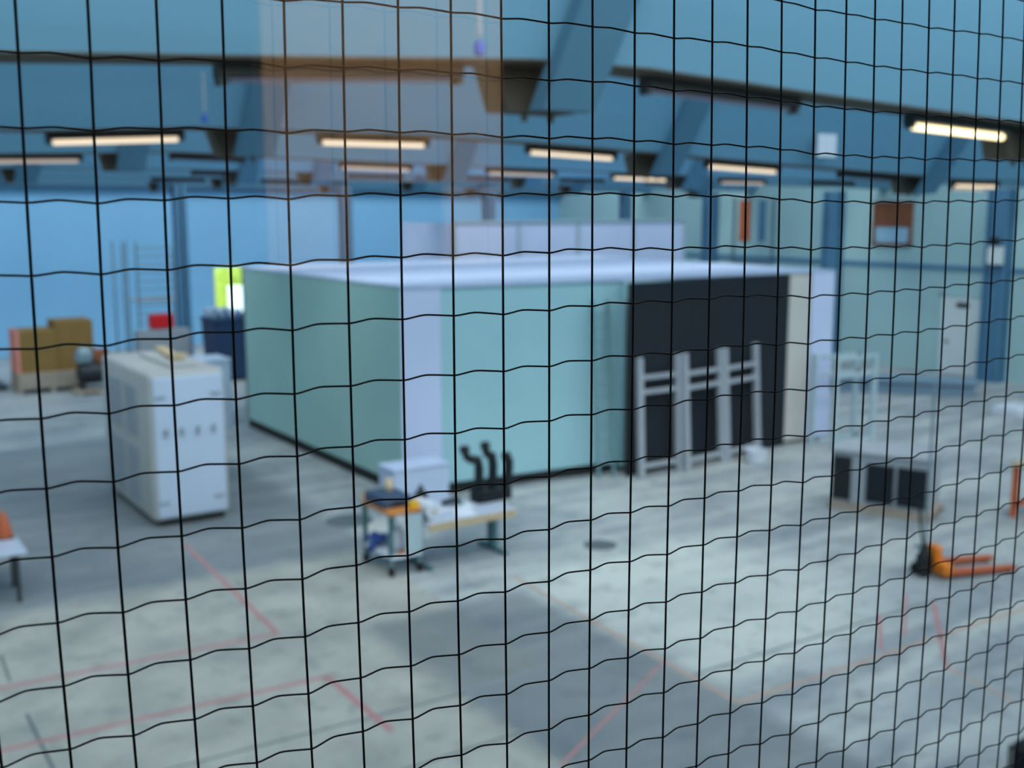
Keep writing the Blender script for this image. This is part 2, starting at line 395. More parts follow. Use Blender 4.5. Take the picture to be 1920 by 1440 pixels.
# door on the right wall
root = bpy.data.objects.new('door_1', None); COL.objects.link(root); root.location = (32.5, 21.7, 0); root['kind'] = 'structure'
m = MB(); m.box(-.06, 0, -.7, .7, 0.02, 2.6); m.build('door_leaf', M['doorwhite'], root)
m = MB(); m.box(-.09, 0, -.8, -.7, 0, 2.7); m.box(-.09, 0, .7, .8, 0, 2.7); m.box(-.09, 0, -.8, .8, 2.6, 2.7); m.build('door_frame', M['rightwall'], root)
m = MB(); m.tube([(-.06, .5, 1.1), (-.12, .5, 1.1), (-.12, .32, 1.1)], .025, 8); m.build('door_handle', M['darksteel'], root)
m = MB(); m.box(-.08, -.06, -.3, .15, 2.25, 2.42); m.build('door_closer', M['darksteel'], root)
root = empty('wall_box', (31.94, 20.25, 3.75), 'small white electrical box high on the blue wall column', 'electrical box')
m = MB(); m.box(-.1, .06, -.25, .25, 0, .55, .02); m.build('housing', M['doorwhite'], root)
m = MB(); m.box(-.14, -.1, -.15, .15, .6, .85); m.build('lamp_head', M['darksteel'], root)
# window in far wall
root = bpy.data.objects.new('window_1', None); COL.objects.link(root); root.location = (0, 0, 0); root['kind'] = 'structure'
m = MB(); m.box(WX0, WX0 + .06, YF - .04, YF + .2, WZ0, WZ1); m.box(WX1 - .06, WX1, YF - .04, YF + .2, WZ0, WZ1); m.box(WX0, WX1, YF - .04, YF + .2, WZ1 - .06, WZ1); m.box(WX0, WX1, YF - .04, YF + .2, WZ0, WZ0 + .06)
m.build('window_frame', M['doorwhite'], root)
# outdoors: hedge and sunlit forecourt wall
m = MB()
for i in range(520):
    c = Vector((random.uniform(16, 28), random.uniform(57.6, 58.7), random.uniform(.2, 5.2))); s = random.uniform(.15, .4)
    a = Vector((random.uniform(-1, 1), random.uniform(-1, 1), random.uniform(-1, 1))).normalized(); t = a.orthogonal().normalized(); q = a.cross(t)
    m.bm.faces.new([m.bm.verts.new(c + v) for v in (t * s, q * s * .6, -t * s, -q * s * .6)])
m.box(16, 28, 58, 58.6, 0, 5)
tag(m.build('hedge', M['leaf']), 'bright green hedge seen through the far window', 'hedge')
root = empty('boundary_wall', (21.75, 56.8, 0), 'low white wall outside, in front of the hedge seen through the far window', 'garden wall')
m = MB(); m.box(-1.7, 4, -.12, .12, 0, 1.3); m.build('wall_body', M['pave'], root)
m = MB(); m.box(-1.75, 4.05, -.16, .16, 1.3, 1.4); m.build('coping', M['pave'], root)
b = MB(); b.box(8, 34, YF + .3, 60, -.3, -.01); struct('ground', b, M['pave'])
# ------------------------------------------------------------------ near viewing room (seen only as reflection in the glass)
fz = H - 1.6
b = MB(); b.box(-3.2, 6.2, -3.6, GY - .04, fz - .1, fz); struct('floor_2', b, M['roomdark'])
b = MB(); b.box(-3.2, 6.2, -3.6, GY - .04, 6.75, 6.85); struct('ceiling_2', b, M['roomwall'])
b = MB(); b.box(-3.3, -3.2, -3.6, GY - .04, fz, 6.85); b.box(6.2, 6.3, -3.6, GY - .04, fz, 6.85); struct('wall_side', b, M['roomwall'])
b = MB(); b.box(-3.3, 6.3, -3.7, -3.6, fz, 6.85)
struct('wall_back', b, M['roomwall'])
# a cream doorway surround on the back wall, cut off below by an added dark block that ends its reflection
root = empty('doorway_surround', (1.8, -3.5, fz), 'cream doorway surround behind the viewer, mirrored in the glass', 'doorway')
GYR = 2 * GY
x0, x1, x2, x3 = 1.54, 1.88, 2.30, 2.58
m = MB(); m.box(x0 - 1.8, x1 - 1.8, -.1, 0, 0, 1.69); m.box(x2 - 1.8, x3 - 1.8, -.1, 0, 0, 1.69); m.box(x0 - 1.8, x3 - 1.8, -.1, 0, 1.70, 2.85)
m.build('surround', M['roomcream'], root)
m = MB(); m.box(x1 - 1.8, x2 - 1.8, -.08, -.04, 0, 1.70); m.build('door_leaf', M['roomdark'], root)
root = empty('cupboard', (1.9, -3.0, fz), 'dark block added behind the viewer to end the mirrored doorway', 'cupboard')
m = MB(); m.box(-1.5, 1.5, -.3, .25, 0, 1.34); m.build('body', M['roomdark'], root)
m = MB(); m.box(-1.55, 1.55, -.32, .3, 1.34, 1.38); m.build('top', M['roomdark'], root)

# ------------------------------------------------------------------ the green and white cabin in the middle of the hall
CB = 4.05; X0 = 9.75; YB = 26.6
root = empty('exhibition_cabin', (X0, 18.3, 0), 'large flat roofed pale green cabin with white corner and black panel', 'cabin')
def rel(o, c): return o
def W(mb, name, mt, parent=root, label=None, off=(X0, 18.3, 0), smooth=False):
    bmesh.ops.translate(mb.bm, vec=(-off[0], -off[1], -off[2]), verts=mb.bm.verts)
    return mb.build(name, mt, parent, smooth, label)
m = MB(); m.box(X0, X0 + .12, 18.25, YB, .22, CB - .03); W(m, 'side_wall', M['sage'], label='sage green side wall')
m = MB(); m.prism([(10.42, 17.92, .22), (14.6, 17.52, .22), (14.6, 17.64, .22), (10.42, 18.04, .22)], (0, 0, CB - .25)); W(m, 'front_wall', M['teal'], label='pale green front wall')
m = MB(); m.prism([(X0, 18.25, .1), (10.42, 17.90, .1), (10.5, 18.1, .1), (X0 + .1, 18.4, .1)], (0, 0, CB - .12)); W(m, 'corner_panel', M['whiteboard'], label='white corner panel')
m = MB(); m.prism([(14.5, 17.42, .1), (19.4, 17.62, .1), (19.4, 17.74, .1), (14.5, 17.54, .1)], (0, 0, CB - .15)); W(m, 'recess_wall', M['teal'])
m = MB(); m.prism([(19.36, 17.35, .08), (20.1, 17.35, .08), (20.1, 21, .08), (19.36, 21, .08)], (0, 0, CB - .1)); W(m, 'end_wall', M['cream'], label='cream end wall')
m = MB(); m.prism([(20.1, 17.30, .08), (20.85, 17.30, .08), (20.85, 22, .08), (20.1, 22, .08)], (0, 0, CB - .12)); W(m, 'end_panel', M['whiteboard'], label='white end panel')
m = MB(); m.prism([(X0 + .01, 18.35, .0), (10.45, 17.96, .0), (14.6, 17.56, .0), (20.8, 17.5, .0), (20.8, 26.5, .0), (X0 + .01, 26.5, .0)], (0, 0, .22)); W(m, 'plinth', M['plinth'], label='dark recessed plinth')
m = MB(); m.prism([(X0 - .02, 18.22, CB - .03), (10.42, 17.88, CB - .03), (14.6, 17.48, CB - .03), (20.85, 17.28, CB - .03), (20.85, YB, CB - .03), (X0 - .02, YB, CB - .03)], (0, 0, .04)); W(m, 'roof', M['roofwhite'], label='bluish white flat roof')
m = MB(); m.box(X0, 20.8, YB - .1, YB, .12, CB - .03); W(m, 'back_wall', M['sage'])
# black board in front of the recess
root = empty('black_board', (16.9, 17.3, 0), 'tall black board standing against the front of the green cabin', 'board')
m = MB(); m.prism([(-2.48, -.28, .02), (2.43, .02, .02), (2.43, .09, .02), (-2.48, -.20, .02)], (0, 0, 3.98)); m.build('panel', M['black'], root)
m = MB(); m.prism([(-2.55, -.30, .0), (-2.48, -.30, .0), (-2.48, -.18, .0), (-2.55, -.18, .0)], (0, 0, 4.0)); m.build('edge_batten', M['plinth'], root)
# low white box standing in front of the cabin corner
root = empty('white_box', (9.42, 17.3, 0), 'low white box at the foot of the white cabin corner', 'box')
m = MB(); m.box(-.52, .62, -.3, .3, 0, .84, .02); m.build('body', M['roofwhite'], root)
m = MB(); m.box(-.54, .64, -.32, .32, .84, .88, .01); m.build('lid', M['roofwhite'], root)
# tall white enclosure behind the cabin
root = empty('white_enclosure', (22.9, 30.5, 0), 'tall translucent white sheeted enclosure behind the green cabin', 'enclosure')
m = MB(); m.box(-4.95, 4.9, -.5, -.44, .05, 5.02); m.build('front_sheet', M['whiteboard'], root)
m = MB(); m.box(-4.95, -4.89, -.5, 3.0, .05, 5.02); m.build('side_sheet', M['whiteboard'], root)
m = MB(); m.box(4.84, 4.9, -.5, 3.0, .05, 5.02); m.build('side_sheet', M['whiteboard'], root)
for x in (-4.9, -2.45, 0, 2.45, 4.85):
    m = MB(); m.box(x - .05, x + .05, -.56, -.5, 0, 5.06); m.build('post', M['palesteel'], root)
m = MB(); m.box(-4.95, 4.9, -.56, -.44, 5.02, 5.1); m.build('top_rail', M['palesteel'], root)
# long low partition linking cabin back to far wall (pale)
# ------------------------------------------------------------------ timber frames leaning on the black board
fr = [((14.55, 16.83), (15.60, 16.85), 2.48, 'left of the three pale timber frames leaning on the black board'),
      ((15.73, 16.72), (16.86, 16.84), 2.50, 'middle of the three pale timber frames leaning on the black board'),
      ((16.98, 16.80), (18.15, 17.02), 2.52, 'right of the three pale timber frames leaning on the black board')]
for (ax, ay), (bx, by), h, lb in fr:
    ang = math.atan2(by - ay, bx - ax); wd = math.hypot(bx - ax, by - ay)
    root = empty('timber_frame', ((ax + bx) / 2, (ay + by) / 2, 0), lb, 'timber frame', 'timber frames leaning on the black board', ang)
    lean = .13 if ax < 15 else .16
    def pt(x, z): return (x, lean * z / h, z)
    def bar(p, q, t):
        mm = MB(); p, q = Vector(p), Vector(q); d = (q - p); L0 = d.length; mm.box(-t / 2, t / 2, -t / 2, t / 2, 0, L0, .006)
        mm.bm.transform(Matrix.Translation(p) @ d.to_track_quat('Z', 'Y').to_matrix().to_4x4()); return mm
    for s in (-1, 1):
        bar(pt(s * wd / 2, .0), pt(s * wd / 2, h), .12).build('upright', M['palegrey'], root)
    for z in (2.06, 1.76, .22):
        bar(pt(-wd / 2 + .05, z), pt(wd / 2 - .05, z), .085).build('crossbar', M['palegrey'], root)
# ladder
root = empty('ladder', (13.92, 17.2, 0), 'pale aluminium ladder leaning against the green front wall', 'ladder')
ln = lambda z: .28 * z / 3.65
for s in (-1, 1):
    m = MB(); m.loft([(s * .2 - .025, -.03, 0), (s * .2 + .025, -.03, 0), (s * .2 + .025, .03, 0), (s * .2 - .025, .03, 0)],
                     [(s * .2 - .025, .25, 3.65), (s * .2 + .025, .25, 3.65), (s * .2 + .025, .31, 3.65), (s * .2 - .025, .31, 3.65)]); m.build('rail', M['alu'], root)
for i in range(12):
    z = .3 + .28 * i; m = MB(); m.tube([(-.2, ln(z), z), (.2, ln(z), z)], .018, 8); m.build('rung', M['alu'], root)
# pail at the foot of the frames
root = empty('pail', (17.5, 16.45, 0), 'small white pail on the floor in front of the timber frames', 'pail')
m = MB(); m.lathe([(.17, 0), (.2, .02), (.24, .3), (.22, .3), (.18, .04)], n=24); m.build('body', M['paper'], root, True)
m = MB(); m.tube([(-.23, 0, .28), (-.16, 0, .4), (0, 0, .45), (.16, 0, .4), (.23, 0, .28)], .008, 6); m.build('handle', M['steel'], root)
# pale steel rack right of the cabin
root = empty('steel_rack', (20.9, 16.7, 0), 'pale steel rack frame standing beside the white cabin end', 'rack')
pts = [(-1.0, -.35), (.25, .1), (-1.0, .3), (.35, -.35)]
for x, y in pts:
    m = MB(); m.box(x - .05, x + .05, y - .05, y + .05, 0, 2.15); m.build('post', M['palesteel'], root)
for z in (2.1, 1.7, .15):
    m = MB(); m.box(-1.0, .3, -.38, -.32, z - .04, z + .04); m.build('rail', M['palesteel'], root)
    m = MB(); m.box(-1.0, .3, .05, .11, z - .04, z + .04); m.build('rail', M['palesteel'], root)
# ------------------------------------------------------------------ white machine cabin, left
root = empty('machine_cabin', (5.8, 18.7, 0), 'big white rounded machine cabin on a dark low base, left of the hall', 'machine')
m = MB(); m.box(-.68, .68, 0, 3.1, .10, 2.72, .09); m.build('body', M['cabcream'], root, True)
m = MB(); m.box(-.60, .62, -.035, .02, .16, 2.64, .03); m.build('front_door', M['cabwhite'], root, True, label='bluish white front door')
m = MB(); m.box(-.55, .6, .1, 3.0, .0, .12); m.build('base', M['rubber'], root)
for i, x in enumerate((-.42, -.14, .14, .42)):
    m = MB(); m.lathe([(.001, 0), (.035, .005), (.03, .05), (.001, .055)], (x, -.09, 1.72), 12, 'Y'); m.box(x - .02, x + .02, -.08, -.03, 1.6, 1.72); m.build('knob', M['cabgrey'], root)
for x, z in ((-.5, 2.3), (.48, 2.3), (-.5, .45), (.48, .45)):
    m = MB(); m.box(x - .09, x + .09, -.06, -.03, z - .02, z + .02, .008); m.build('latch', M['cabgrey'], root)
for y0, y1, z0, z1 in ((.75, 1.45, 1.5, 2.4), (1.7, 2.6, 1.5, 2.4), (.75, 1.45, .3, 1.3), (1.7, 2.6, .3, 1.3)):
    m = MB(); m.box(-.70, -.66, y0, y1, z0, z1, .01); m.build('side_window', M['cabgrey'], root)
m = MB(); m.box(-.15, .35, .4, 2.4, 2.72, 2.78, .02); m.build('roof_panel', M['cabcream'], root)
root = empty('plank', (6.05, 20.6, 2.79), 'thin brown plank lying on the white machine cabin roof', 'plank')
m = MB(); m.box(-.1, .1, -1.0, .9, 0, .05); m.bm.transform(Matrix.Rotation(-.12, 4, 'Z')); m.build('board', M['wood'], root)
m = MB(); m.box(-.2, .12, -.9, -.6, .05, .08); m.build('cleat', M['wood'], root)
# white crate behind the cabin, dark blue bin behind it
root = empty('white_crate', (9.0, 27.2, 0), 'white crate behind the machine cabin by the green wall', 'crate')
m = MB(); m.box(-.55, .42, -.5, .5, 0, 1.7, .04); m.build('body', M['cabwhite'], root, True)
m = MB(); m.box(-.57, .44, -.52, .52, 1.7, 1.75, .015); m.build('lid', M['cabwhite'], root)
root = empty('blue_bin', (12.2, 34.4, 0), 'dark blue bin with full load beside the green cabin, far left', 'bin')
m = MB(); m.loft([(-.7, -.5, .1), (.75, -.5, .1), (.75, .6, .1), (-.7, .6, .1)], [(-.78, -.56, 1.95), (.8, -.56, 1.95), (.8, .64, 1.95), (-.78, .64, 1.95)]); m.build('body', M['darkblue'], root)
m = MB(); m.box(-.82, .84, -.6, .68, 1.95, 2.03, .02); m.build('rim', M['darkblue'], root)
for x in (-.5, .5):
    m = MB(); m.lathe([(.09, -.04), (.1, 0), (.09, .04)], (x, -.35, .1), 12, 'X'); m.build('wheel', M['rubber'], root)
for i in range(9):
    x = -.6 + .15 * i; m = MB(); m.lathe([(.08, 0), (.1, .1), (.05, .2 + random.random() * .15), (.01, .35)], (x, -.2 + .3 * random.random(), 1.98), 8)
    m.build('sack', M['navycloth'] if i % 2 else M['steel'], root)
root = empty('white_cabinet', (11.95, 36.3, 0), 'white cupboard half hidden behind the steel column and blue bin', 'cupboard')
m = MB(); m.box(.1, .9, -.4, .4, 0.0, 2.15, .02); m.build('body', M['cabwhite'], root)
m = MB(); m.box(.13, .87, -.43, -.4, .12, 2.1); m.build('door', M['cabwhite'], root)
# scaffold tower
root = empty('scaffold_tower', (10.85, 38.7, 0), 'grey scaffold tower with many rungs behind the machine cabin', 'scaffold')
for x in (-.95, -.5, 1.1):
    for y in (-.4, .9):
        m = MB(); m.tube([(x, y, 0), (x, y, 4.35 if x < 0 else 4.0)], .035, 8); m.build('upright', M['steel'], root)
for i in range(14):
    z = .5 + .28 * i; m = MB(); m.tube([(-.5, -.4, z), (1.1, -.4, z)], .025, 6); m.build('rung', M['steel'], root)
m = MB(); m.tube([(-.95, -.42, .4), (1.1, -.42, 2.2)], .02, 6); m.build('brace', M['steel'], root)
m = MB(); m.box(-.5, 1.1, -.38, .88, 2.3, 2.36); m.build('platform', M['cabgrey'], root)
root = empty('red_case', (10.7, 36.75, 0), 'red case on a grey trolley in front of the scaffold', 'case')
m = MB(); m.box(-.45, .3, -.2, .2, 1.55, 2.0, .03); m.build('case_body', M['red'], root)
m = MB(); m.box(-.9, .8, -.3, .3, .2, 1.5, .03); m.build('trolley_body', M['cabgrey'], root)
for x in (-.7, .6):
    m = MB(); m.lathe([(.09, -.03), (.1, 0), (.09, .03)], (x, -.2, .1), 12, 'X'); m.build('wheel', M['rubber'], root)
# cardboard load on pallet, far left
def pallet(root, x0, x1, y0, y1, h=.16):
    for i in range(5):
        a = y0 + (y1 - y0) * i / 5; m = MB(); m.box(x0, x1, a, a + (y1 - y0) / 5 - .05, h - .03, h); m.build('deck_board', M['pallet'], root)
    for i in range(3):
        a = x0 + (x1 - x0 - .12) * i / 2; m = MB(); m.box(a, a + .12, y0, y1, 0, h - .03); m.build('runner', M['pallet'], root)
root = empty('cardboard_crate', (6.75, 35.6, 0), 'large brown cardboard crate on a grey pallet, far left', 'crate')
pallet(root, -.95, .98, -.75, .6, .16)
m = MB(); m.box(-.93, .95, -.76, .6, .16, .62, .01); m.build('base_box', M['pallet'], root, label='grey wooden lower tray')
m = MB(); m.box(-.86, .2, -.68, .55, .62, 1.88, .01); m.box(.2, 1.28, -.6, .55, .62, 2.12, .01); m.build('carton', M['card'], root)
m = MB(); m.box(-.92, -.86, -.7, .55, .62, 1.9); m.build('wrapped_edge', M['pinkwrap'], root, label='pink wrapped edge')
root = empty('orange_panel_stack', (5.2, 36.9, 0), 'orange brown boards stacked upright at the far left edge', 'board stack')
for i in range(3):
    m = MB(); m.box(-.4 + .22 * i, -.22 + .22 * i, -.8, .8, .1, 2.05 - .07 * i, .01); m.build('board', M['brown'], root)
m = MB(); m.box(-.5, .5, -.85, .85, 0, .1); m.build('base', M['darksteel'], root)
root = empty('compressor', (7.8, 34.2, 0), 'dark round compressor standing by the cardboard crate', 'compressor')
m = MB(); m.lathe([(.05, -.5), (.3, -.42), (.34, 0), (.3, .42), (.05, .5)], (0, 0, .6), 18, 'X'); m.build('tank', M['darksteel'], root, True)
m = MB(); m.lathe([(.05, 0), (.26, .05), (.3, .3), (.18, .5), (.02, .55)], (-.25, 0, .88), 14); m.build('motor', M['steel'], root, True)
m = MB(); m.box(.0, .42, -.2, .2, .9, 1.3, .05); m.build('pump_head', M['windowbrown'], root)
for x in (-.35, .35):
    m = MB(); m.box(x - .04, x + .04, -.25, .25, .12, .35); m.build('foot', M['darksteel'], root)
pallet(tag(empty('small_pallet', (7.95, 34.15, 0), 'low grey pallet under the dark compressor', 'pallet')), -.75, .55, -.55, .5, .12)
# table with orange bottle, left edge
root = empty('work_table', (1.95, 16.75, 0), 'white topped work table with dark legs at the left edge', 'table')
m = MB(); m.box(-1.1, .68, -.68, .9, .71, .76, .008); m.build('tabletop', M['benchtop'], root)
for x, y in ((.55, -.58), (.60, .15), (-1.0, -.58), (-1.0, .75)):
    m = MB(); m.box(x - .025, x + .025, y - .025, y + .025, 0, .71); m.build('leg', M['darksteel'], root)
root = empty('orange_cone', (2.47, 16.9, .76), 'orange cone shaped bottle on the white work table', 'bottle')
m = MB(); m.lathe([(.11, 0), (.12, .04), (.09, .2), (.045, .34), (.02, .40)], n=20); m.build('body', M['rust'], root, True)
m = MB(); m.box(-.16, .13, -.12, .12, 0.0, .012); m.build('base', M['plinth'], root)
root = empty('spray_can', (2.22, 17.0, .76), 'white spray can behind the orange bottle', 'spray can')
m = MB(); m.lathe([(.05, 0), (.055, .02), (.055, .26), (.03, .3)], n=18); m.build('can', M['paper'], root, True)
m = MB(); m.lathe([(.03, .3), (.03, .34), (.01, .345)], n=14); m.build('cap', M['rust'], root)
# ------------------------------------------------------------------ bench in the middle
root = empty('long_bench', (8.75, 14.5, 0), 'long low bench with pale top and T shaped legs behind the trolley', 'bench')
m = MB(); m.box(-.80, .8, -.42, .45, .70, .76, .01); m.build('benchtop', M['benchtop'], root)
m = MB(); m.box(-.80, .79, -.435, -.42, .63, .74); m.build('edge_strip', M['wood'], root, label='wooden front edge strip')
for x in (-.76, .62):
    m = MB(); m.box(x - .05, x + .05, -.08, .08, .05, .70); m.build('leg', M['tealsteel'], root)
    m = MB(); m.box(x - .04, x + .04, -.42, .38, 0, .06, .01); m.build('foot', M['tealsteel'], root)
clamp_lb = ['left black iron clamp hooking over the bench end', 'middle black iron clamp standing on the bench', 'right short black iron clamp standing on the bench']
root = empty('clamp_rack', (9.36, 14.72, .76), 'black iron base block carrying clamps on the right of bench', 'clamp rack')
m = MB(); m.box(-.2, .46, -.14, .14, 0, .2, .02); m.build('block', M['blackiron'], root)
m = MB(); m.box(-.15, .4, -.17, -.14, .05, .15); m.build('plate', M['blackiron'], root)
shapes = [[(-.10, 0, .205), (-.10, 0, .58), (-.13, 0, .70), (-.26, 0, .73), (-.34, 0, .78), (-.37, 0, .90)],
          [(.16, 0, .205), (.17, 0, .60), (.14, 0, .74), (.06, 0, .78), (.03, 0, .84), (.02, 0, .92)],
          [(.44, 0, .205), (.48, 0, .48), (.48, 0, .60), (.43, 0, .70)]]
for sh, lb in zip(shapes, clamp_lb):
    r2 = empty('iron_clamp', (9.36, 14.72, .762), lb, 'clamp', 'black iron clamps on the bench')
    m = MB(); m.tube(sh, [.085, .08, .085, .075, .065, .055][:len(sh)], 10); m.build('bar', M['blackiron'], r2, True)
    e = Vector(sh[-1]); m = MB(); m.lathe([(.02, -.09), (.075, -.05), (.075, .05), (.02, .09)], e, 12, 'X'); m.build('jaw', M['blackiron'], r2, True)
for i, (x, y, rz, lb) in enumerate(((8.5, 14.75, .3, 'white paper sheet on the bench near the dark motor'), (8.72, 14.32, -.2, 'white paper sheet at the middle of bench'), (8.93, 14.72, .1, 'white paper sheet at the back of bench near clamps'))):
    r2 = empty('paper_sheet', (x, y, .762), lb, 'paper', 'papers on the bench', rz)
    m = MB(); m.quad((-.15, -.2, .004), (.15, -.2, .0), (.15, .2, .03), (-.15, .2, .01)); m.quad((-.15, -.2, .0), (.15, -.2, -.001), (.15, .2, .02), (-.15, .2, .0)); m.build('sheet', M['paper'], r2)
r2 = empty('small_motor', (8.22, 14.8, .762), 'small dark motor standing on the bench behind the papers', 'motor')
m = MB(); m.lathe([(.11, 0), (.11, .28), (.06, .32), (.02, .42)], n=16); m.build('body', M['blackiron'], r2, True)
m = MB(); m.box(-.11, .11, -.08, .08, 0, .05); m.build('foot', M['blackiron'], r2)
r2 = empty('angle_grinder', (8.75, 14.72, .80), 'dark power tool lying on the bench among papers', 'power tool')
m = MB(); m.tube([(-.18, 0, .05), (.12, 0, .06)], .045, 10); m.build('body', M['darksteel'], r2, True)
m = MB(); m.lathe([(.07, 0), (.07, .02), (.01, .03)], (.14, 0, .0), 16); m.build('disc', M['steel'], r2)
# trolley
root = empty('tool_trolley', (7.6, 14.62, 0), 'tool trolley with wooden edged top, teal posts and black castors', 'trolley')
m = MB(); m.box(-.27, .27, -.47, .47, .95, 1.0, .005); m.build('top_tray', M['orangewood'], root)
m = MB(); m.box(-.27, .27, -.47, .47, .27, .32, .005); m.build('lower_shelf', M['paper'], root)
for x, y in ((-.24, -.43), (.24, -.43), (-.24, .43), (.24, .43)):
    m = MB(); m.box(x - .03, x + .03, y - .03, y + .03, .2, .95); m.build('post', M['tealsteel'], root)
    m = MB(); m.lathe([(.05, -.025), (.085, -.02), (.085, .02), (.05, .025)], (x, y, .085), 16, 'X'); c = m.build('castor', M['rubber'], root, True)
    m = MB(); m.box(x - .035, x + .035, y - .03, y + .03, .14, .2); m.build('fork', M['steel'], c)
m = MB(); m.box(-.02, .27, -.485, -.465, .34, .93); m.build('side_panel', M['palesteel'], root, label='pale side panel')
def on(name, loc, lb, cat, rz=0): return empty(name, loc, lb, cat, None, rz)
r2 = on('tool_case', (7.6, 14.72, 1.0), 'dark blue grey tool case covering the trolley top', 'case')
m = MB(); m.box(-.26, .26, -.34, .32, 0, .14, .03); m.build('case_body', M['slate'], r2, True)
m = MB(); m.box(-.1, .1, -.36, -.34, .05, .1, .01); m.build('handle', M['rubber'], r2)
m = MB(); m.box(-.24, .24, -.32, .32, .14, .155); m.build('lid', M['slate'], r2)
r2 = on('beige_pot', (7.68, 14.85, 1.155), 'small beige pot standing on the dark tool case', 'pot')
m = MB(); m.lathe([(.05, 0), (.065, .02), (.065, .13), (.05, .16)], n=16); m.build('body', M['beige'], r2, True)
m = MB(); m.lathe([(.06, .16), (.06, .18), (.02, .19)], n=16); m.build('lid', M['beige'], r2)
r2 = on('yellow_box', (7.8, 14.26, 1.0), 'small yellow box on the right front corner of trolley', 'box')
m = MB(); m.box(-.08, .07, -.05, .05, 0, .09, .01); m.build('body', M['yellow'], r2); m = MB(); m.box(-.085, .075, -.055, .055, .09, .1); m.build('lid', M['yellow'], r2)
r2 = on('peach_tub', (7.40, 15.125, 1.0), 'small peach coloured tub at the left corner of trolley', 'tub')
m = MB(); m.lathe([(.05, 0), (.06, .07), (.055, .08)], n=14); m.build('body', M['beige'], r2, True); m = MB(); m.lathe([(.06, .08), (.06, .09)], n=14); m.build('lid', M['orangewood'], r2)
r2 = on('white_roll', (8.10, 14.42, .762), 'large white foil roll at the trolley end of bench', 'roll')
m = MB(); m.lathe([(.03, -.25), (.13, -.25), (.14, 0), (.13, .25), (.03, .25)], (0, 0, .14), 20, 'Y'); m.build('roll_body', M['paper'], r2, True)
m = MB(); m.lathe([(.03, -.28), (.03, .28)], (0, 0, .14), 12, 'Y'); m.build('core', M['wood'], r2)
r2 = on('blue_cloth', (7.48, 14.85, .32), 'crumpled dark blue cloth on the lower trolley shelf', 'cloth')
m = MB()
bmesh.ops.create_grid(m.bm, x_segments=14, y_segments=12, size=.5)
for v in m.bm.verts:
    v.co.x *= .28; v.co.y *= .4; v.co.z = .05 + .07 * abs(math.sin(v.co.x * 17 + v.co.y * 5) * math.cos(v.co.y * 14)) + .05 * random.random()
m.bm.verts.ensure_lookup_table(); g = bmesh.ops.extrude_face_region(m.bm, geom=list(m.bm.faces)); bmesh.ops.translate(m.bm, vec=(0, 0, .02), verts=[e for e in g['geom'] if isinstance(e, bmesh.types.BMVert)])
m.build('fabric', M['navycloth'], r2, True)
m = MB(); m.tube([(-.1, -.1, .06), (-.2, -.15, .02), (-.24, -.14, -.12)], [.05, .06, .03], 8); m.build('corner', M['navycloth'], r2, True)
r2 = on('white_bag', (7.64, 14.5, .32), 'white plastic bag on the lower trolley shelf', 'bag')
m = MB(); m.lathe([(.11, 0), (.16, .05), (.15, .16), (.1, .26), (.04, .3), (.07, .34)], n=14)
for v in m.bm.verts: v.co += Vector((random.uniform(-.02, .02), random.uniform(-.02, .02), 0))
m.build('bag_body', M['paper'], r2, True); m = MB(); m.tube([(-.04, 0, .33), (0, 0, .42), (.05, 0, .33)], .012, 6); m.build('handle', M['paper'], r2)
r2 = on('wood_offcut', (7.6, 14.22, .32), 'short orange wood offcut at the front of lower shelf', 'wood offcut', .2)
m = MB(); m.box(-.12, .08, -.03, .03, 0, .05); m.build('block', M['orangewood'], r2); m = MB(); m.box(.08, .12, -.025, .025, 0, .04); m.build('tenon', M['orangewood'], r2)
# ------------------------------------------------------------------ dark cabinet on pallet, right
root = empty('dark_cabinet', (16.25, 12.3, 0), 'grey cabinet with black doors on a wooden pallet, right', 'cabinet', None, math.radians(22))
pallet(root, -.02, .95, -.95, .9, .15)
for x in (.06, .85):
    for y in (-.8, .75):
        m = MB(); m.lathe([(.03, -.02), (.05, 0), (.03, .02)], (x, y, .05), 10, 'X'); m.build('castor', M['rubber'], root)
m = MB(); m.box(.03, .95, -.85, .85, .15, 1.08, .01); m.build('body', M['cabgrey'], root, label='grey body')
for (a, b_), mt in (((-.84, -.33), 'black'), ((-.27, .22), 'black')):
    m = MB(); m.box(-.0, .03, a, b_, .22, .92, .004); m.build('door', M[mt], root, label='black door')
m = MB(); m.box(.0, .03, .5, .83, .2, 1.0, .004); m.build('vent', M['plinth'], root, label='dark slatted vent')
m = MB(); m.box(-.02, 1.0, -.9, .9, 1.08, 1.14, .01); m.build('worktop', M['palegrey'], root)
m = MB(); m.tube([(-.03, -.29, .5), (-.05, -.29, .6)], .012, 6); m.build('handle', M['steel'], root)
# thin pole added in place of a vertical line reflected in the glass
root = empty('reflected_line_pole', (15.3, 10.6, 0), 'thin grey pole standing in for a reflected line between the dark cabinet and pallet truck', 'pole')
m = MB(); m.tube([(0, 0, .02), (0, 0, 2.75)], .022, 8); m.build('shaft', M['steel'], root)
m = MB(); m.lathe([(.16, 0), (.16, .015), (.03, .03)], n=20); m.build('base', M['steel'], root)
